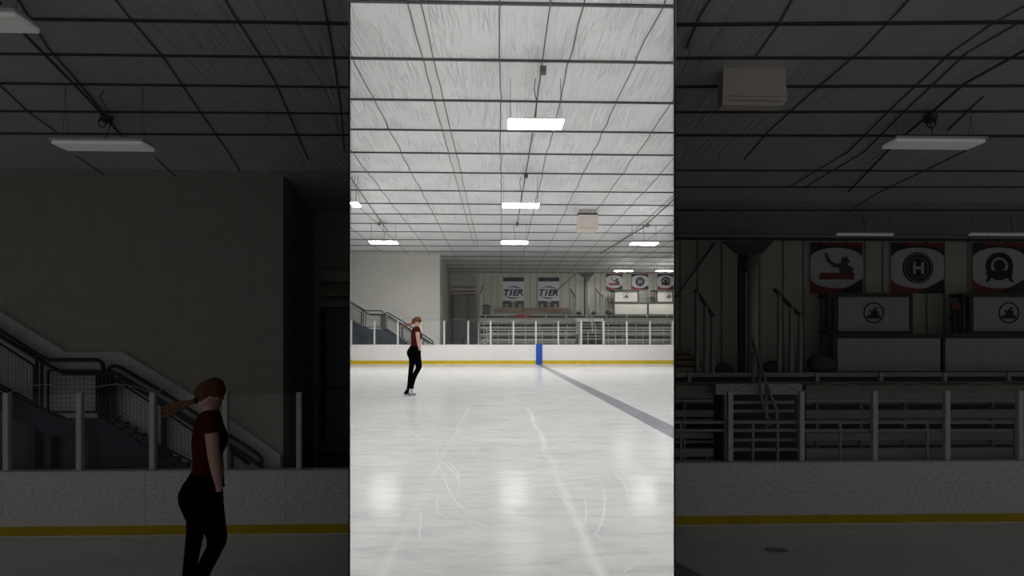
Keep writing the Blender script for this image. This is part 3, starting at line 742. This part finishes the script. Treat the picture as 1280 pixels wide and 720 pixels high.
# hanging heater boxes
def heater(B, c, w, h, dp, zc):
    root = empty('unit_heater', c, 'beige box-shaped unit heater hanging from the ceiling, '+B.where, 'heater')
    x, y, z = c
    q = [(x-w/2, z), (x+w*.43, z), (x+w/2, z+h*.14), (x+w*.47, z+h), (x-w*.48, z+h)]
    m = MB(); m.hexa([(a, y, b) for a, b in q], [(a, y+dp, b) for a, b in q]); m.build('casing', 'heater', root)
    m = MB(); m.box(x-w*.42, x+w*.42, y-.004, y-.001, z+h*.09, z+h*.11); m.box(x-w*.42, x+w*.42, y-.004, y-.001, z+h*.2, z+h*.21); m.build('seam_line', 'ledge', root)
    m = MB(); m.box(x-w*.52, x+w*.48, y-.02, y+dp*.5, z+h*1.07, z+h*1.12); m.build('bracket', 'steel_dark', root)
    m = MB()
    for sx in (x-w*.4, x+w*.4): m.tube([(sx, y+dp*.3, z+h*.98), (sx, y+dp*.3, zc)], w*.012, 6)
    m.build('rod', 'steel_dark', root)
a = at_y(723, 287, 18.6); b = at_y(748, 268.5, 18.6); heater(MID, ((a.x+b.x)/2, a.y, a.z), b.x-a.x, b.z-a.z, .5, ZC-.02)
a = at_y(903, 131, 2.62); b = at_y(984, 79, 2.62); heater(RIG, ((a.x+b.x)/2, a.y, a.z), b.x-a.x, b.z-a.z, .06, RIG.ceil)

# ------------------------------------------------------------------ marks on the ice
def ribbon(m, pts, w, z):
    P = []
    for i in range(len(pts)-1):
        p0, p1, p2, p3 = [Vector(pts[max(0, min(len(pts)-1, j))]) for j in (i-1, i, i+1, i+2)]
        for k in range(6):
            t = k/6; P.append(.5*((2*p1)+(p2-p0)*t+(2*p0-5*p1+4*p2-p3)*t*t+(3*p1-p0-3*p2+p3)*t**3))
    P.append(Vector(pts[-1])); n = len(P); pa = None
    for i, p in enumerate(P):
        t = (P[min(i+1, n-1)]-P[max(i-1, 0)]); nn = Vector((-t.y, t.x)).normalized()*(w/2*math.sin(math.pi*(i+.6)/(n+.2)))
        a, b = m.bm.verts.new((p.x+nn.x, p.y+nn.y, z)), m.bm.verts.new((p.x-nn.x, p.y-nn.y, z))
        if pa: m.bm.faces.new((pa[0], a, b, pa[1]))
        pa = (a, b)
marks = [[(545, 552), (548, 572), (560, 583), (572, 597), (574, 612), (566, 625)], [(558, 576), (570, 588), (575, 602)], [(485, 648), (520, 632), (545, 622), (590, 616), (626, 613)],
         [(524, 630), (526, 650), (524, 670), (530, 678)], [(556, 615), (546, 625), (548, 640), (560, 648)], [(505, 587), (560, 592), (610, 596)], [(742, 590), (754, 612), (755, 640), (748, 662), (738, 668)],
         [(728, 618), (733, 635), (731, 652), (726, 658)], [(762, 585), (780, 605), (786, 625)], [(690, 610), (705, 625), (720, 640)], [(580, 630), (600, 622), (625, 618)], [(700, 556), (715, 550), (730, 547)],
         [(512, 538), (520, 545), (528, 549)], [(560, 640), (590, 652), (612, 660)], [(540, 560), (565, 620), (590, 640)], [(775, 720), (800, 700)], [(590, 700), (620, 690), (660, 694)], [(755, 620), (800, 612), (838, 614)]]
m = MB()
for q in marks:
    pts = [at_z(u, v, 0).to_2d() for u, v in q]; ribbon(m, pts, .0018*pts[0].length+.003, .0012)
for i in range(150):
    y = random.uniform(3, 24); x = random.uniform(kL*y*.9, kR*y*.9); a = random.uniform(-.5, .5) if random.random() < .8 else random.uniform(0, 6.28)
    L = random.uniform(.3, 1.6); c = random.uniform(-.5, .5); pts = []
    for k in range(5): t = k/4*L; pts.append((x+t*math.cos(a+c*t), y+t*math.sin(a+c*t)))
    if all(kL*p[1]+.05 < p[0] < kR*p[1]-.05 for p in pts) and all(p[1] < 26 for p in pts): ribbon(m, pts, random.uniform(.003, .009), .001)
o = m.build('skate_marks', 'scratch'); tag(o, 'pale curved scratches cut into the ice of the middle hall', 'marks', kind='stuff')
for B, (u, v), w_, t in ((MID, (742, 463.5), .42, 'faint grey oval spot on the ice near the far boards of the middle hall'), (RIG, (970, 687.5), .115, 'faint dark oval spot on the ice of the right bay')):
    c = at_z(u, v, B.z0); m = MB(B); m.poly([(c.x+w_*math.cos(k*.3927), c.y+w_*.5*math.sin(k*.3927), B.z0+.002) for k in range(16)]); tag(m.build('ice_spot', 'puck_mark'), t, 'mark')
m = MB(RIG); m.hexa([at_z(842, 702, RIG.z0+.001), at_z(842, 722, RIG.z0+.001), at_z(884, 722, RIG.z0+.001)], [at_z(842, 702, RIG.z0+.003), at_z(842, 722, RIG.z0+.003), at_z(884, 722, RIG.z0+.003)])
tag(m.build('painted_line', 'puck_mark'), 'end of a grey painted line on the ice in the right bay beside the partition', 'line')

# ------------------------------------------------------------------ the skater
S_ = 178.7
def X(u): return (u-240)/S_
def Z(v): return (784-v)/S_
def remesh(m, name, material, parent, vox=.007, it=6):
    bmesh.ops.recalc_face_normals(m.bm, faces=m.bm.faces)
    me = bpy.data.meshes.new(name); m.bm.to_mesh(me); m.bm.free()
    o = bpy.data.objects.new(name, me); COL.objects.link(o)
    r = o.modifiers.new('r', 'REMESH'); r.mode = 'VOXEL'; r.voxel_size = vox
    s = o.modifiers.new('s', 'SMOOTH'); s.iterations = it; s.factor = .5
    bpy.context.view_layer.update()
    new = bpy.data.meshes.new_from_object(o.evaluated_get(bpy.context.evaluated_depsgraph_get()))
    o.modifiers.clear(); o.data = new; bpy.data.meshes.remove(me); new.name = name
    new.materials.clear(); new.materials.append(MAT[material])
    for f in new.polygons: f.use_smooth = True
    o.parent = parent; return o
def sl(rows, y, ry, shrink=0):
    return [((X(a)+X(b))/2, y if not callable(y) else y(v), Z(v), (X(b)-X(a))/2-shrink, (ry(v) if callable(ry) else ry)-shrink) for v, a, b in rows]
def lerp_tab(tab):
    def f(v):
        for (a, x), (b, y) in zip(tab, tab[1:]):
            if a <= v <= b: return x+(y-x)*(v-a)/(b-a)
        return tab[0][1] if v < tab[0][0] else tab[-1][1]
    return f
TORSO = [(511, 255, 270), (515, 250, 273), (521, 245, 276), (530, 242, 278), (540, 240, 282), (548, 239, 284.5), (556, 239, 283), (570, 240.5, 276), (582, 240, 271), (592, 237, 271)]
tw = lerp_tab([(511, .07), (515, .13), (521, .165), (530, .165), (548, .15), (570, .125), (582, .12), (600, .14), (615, .165), (640, .16)])
HIPS = [(586, 239, 270), (594, 234, 272), (602, 228, 274), (612, 223.5, 276), (622, 224, 277.5), (632, 228, 278.5), (642, 232, 279)]
BACK = [(610, 228, 262), (625, 227, 262), (640, 231, 259), (660, 232, 255.5), (690, 229.5, 249), (705, 228, 246), (720, 227, 244), (745, 225.5, 241.5), (757, 222, 242), (766, 216, 245), (773, 213, 247), (778.5, 212, 246)]
FRONT = [(610, 238, 277), (625, 241, 278.5), (640, 247, 280), (655, 253.5, 281.5), (668, 258, 283), (676, 258, 281.5), (690, 250, 274), (705, 244, 265), (720, 240.5, 258.5), (740, 236, 253), (757, 232, 250)]
lr = lerp_tab([(610, .088), (660, .078), (690, .062), (720, .058), (745, .050), (766, .068), (778, .070)])
HL = 1.0
def skater(loc, rz, txt):
    root = empty('person', loc, txt, 'person', rz=rz)
    m = MB()
    m.loft(sl(TORSO+HIPS[1:], 0, tw, .012))
    for tab, s in ((BACK, 1), (FRONT, -1)): m.loft(sl(tab, lambda v: s*lerp_tab([(610, .085), (780, .06)])(v), lr, .012))
    # neck and head
    m.tube([(X(261), 0, Z(522)), (X(263), .0, Z(505)), (X(264), 0, Z(495))], [.062, .055, .056], 16)
    hd = Matrix.Rotation(math.radians(38), 4, 'Z') @ Matrix.Rotation(math.radians(14), 4, 'Y')     # faces right and a little away, chin down
    hc = Vector((X(264), 0, Z(491)))
    m.ball(hc, (.092, .074, .105), hd)
    def hp(x, y, z): return hc + (hd @ Vector((x, y, z)))
    m.ball(hp(.028, 0, -.062), (.058, .05, .05), hd)                       # jaw
    m.ball(hp(.072, 0, -.088), (.018, .02, .014), hd)                      # chin
    m.tube([hp(.084, 0, .012), hp(.098, 0, -.018), hp(.104, 0, -.034)], [.007, .011, .014], 10)   # nose
    for s in (-1, 1):
        m.ball(hp(.076, s*.03, .018), (.014, .02, .008), hd)               # brow
        m.ball(hp(0, s*.076, -.012), (.018, .008, .03), hd)                # ear
    # arms
    arm = lambda s: [(X(263), s*.165, Z(519)), (X(264.5), s*.185, Z(533)), (X(266.5), s*.192, Z(552)), (X(268), s*.192, Z(566)), (X(271), s*.182, Z(585)), (X(273.5), s*.170, Z(600)), (X(274), s*.165, Z(608))]
    for s in (-1, 1): m.tube(arm(s), [.048, .047, .044, .042, .036, .026, .024], 16)
    remesh(m, 'body', 'skin', root, .0065, 5)
    for s in (-1, 1):                                                      # gloved hands with curled fingers
        m = MB(); c = Vector((X(273), s*.165, Z(613)))
        m.ball(c, (.022, .034, .042)); m.tube([Vector((X(274), s*.165, Z(606))), c], [.027, .026], 12)
        for k in range(4):
            o = (k-1.5)*.018; L = (.9, 1, .95, .78)[k]
            m.tube([c+Vector((-.002, o, -.028)), c+Vector((.012, o, -.028-.028*L)), c+Vector((.002, o, -.028-.052*L)), c+Vector((-.016, o, -.03-.058*L))], [.0095, .009, .0085, .008], 8)
        m.tube([c+Vector((.006, .028, .008)), c+Vector((.022, .036, -.014)), c+Vector((.026, .03, -.034))], [.011, .010, .008], 8)
        remesh(m, 'glove', 'trousers', root, .004, 2)
    # face details
    m = MB()
    for dz, r in ((-.058, .006), (-.067, .007)): m.ball(hp(.084, 0, dz), (.008, .022, r), hd)
    m.build('lips', 'lip', root, smooth=True); root.children[-1]
    for s in (-1, 1):
        m = MB(); m.ball(hp(.079, s*.029, .002), (.010, .013, .007), hd); m.build('eye', 'boot', root, smooth=True)
        m = MB(); m.ball(hp(.086, s*.029, .002), (.005, .006, .006), hd); m.build('iris', 'ink', root, smooth=True)
    # hair: cap, nape and a ponytail blown back
    m = MB()
    m.ball(Vector((X(262.5), 0, Z(487.5))), (.102, .09, .078), Matrix.Rotation(math.radians(-6), 4, 'Y'))
    m.ball(Vector((X(257), 0, Z(490))), (.085, .088, .07))
    m.ball(Vector((X(269), -.01, Z(488))), (.066, .082, .066))
    m.ball(Vector((X(266), 0, Z(480))), (.07, .07, .045))
    hair = remesh(m, 'hair', 'hair', root, .006, 6)
    m = MB()
    for k in range(16):
        a = random.uniform(-1, 1); b = random.uniform(-1, 1); L = random.uniform(.8, 1.0)
        m.tube([(X(247), .01*b, Z(499)), (X(238), .012*b, Z(501.5+a*1.2)), (X(226), .02*b, Z(504.5+a*4)), (X(240-29*L), .03*b, Z(508+a*6)), (X(240-37*L), .034*b, Z(511.5+a*7))], [.013, .013, .014, .010, .003], 7)
    m.build('ponytail', 'hair_light', hair, smooth=True)
    m = MB(); m.tube([(X(245.5), 0, Z(499)), (X(243.5), 0, Z(500))], [.024, .022], 10); m.build('hair_tie', 'trousers', hair, smooth=True)
    # clothes
    m = MB(); m.loft(sl(TORSO, 0, tw))
    for s in (-1, 1): m.tube([(X(262), s*.11, Z(519)), (X(263.5), s*.165, Z(521)), (X(264.5), s*.186, Z(529)), (X(265), s*.190, Z(535))], [.05, .056, .055, .054], 16)
    remesh(m, 'shirt', 'shirt', root, .0065, 4)
    m = MB(); m.loft(sl(HIPS, 0, tw))
    for tab, s in ((BACK, 1), (FRONT, -1)): m.loft(sl(tab, lambda v: s*lerp_tab([(610, .085), (780, .06)])(v), lr))
    remesh(m, 'trousers', 'trousers', root, .007, 4)
    # skates: near foot shows the white boot, far foot is covered by the flared hem
    for s, x0 in ((-1, X(233)), (1, X(216))):
        y = s*.06; bt = MB()
        bt.tube([(x0+.045, y, Z(757)), (x0+.035, y, Z(770)), (x0+.03, y, Z(775))], [.042, .045, .042], 14)
        bt.ball((x0+.045, y, Z(774)), (.055, .036, .03)); bt.ball((x0+.10, y, Z(775.5)), (.045, .034, .022))
        bo = remesh(bt, 'skate_boot', 'boot', root, .006, 3)
        m = MB(); m.box(x0-.005, x0+.14, y-.028, y+.028, Z(779.5), Z(778)); m.box(x0-.005, x0+.04, y-.024, y+.024, Z(780.5), Z(778.5)); m.build('sole', 'ink', bo)
        m = MB(); m.box(x0-.02, x0+.15, y-.003, y+.003, .0, .014); m.box(x0+.005, x0+.035, y-.003, y+.003, .012, Z(779)); m.box(x0+.095, x0+.125, y-.003, y+.003, .012, Z(779)); m.build('blade', 'blade', bo)
    return root
sk = skater(Vector((0, 0, 0)), 0, 'person with brown ponytail, dark red top and black trousers, on the bright ice')
def copy_tree(o, parent=None):
    c = o.copy(); COL.objects.link(c); c.parent = parent
    for ch in list(o.children): copy_tree(ch, c)
    return c
sk2 = copy_tree(sk)
fp = at_z(640+(240-640)/3.168, 494, 0); sk.location = (fp.x, fp.y, 0); sk.rotation_euler.z = math.radians(11)
f2 = at_y(240, 784, 3.15); sk2.location = (f2.x, f2.y, LEF.z0); sk2.rotation_euler.z = math.radians(30); sk2.scale.x = .86
sk2['label'] = 'person with brown ponytail, dark red top and black trousers, in dim left bay'
for o in (sk, sk2): o['group'] = 'skaters'
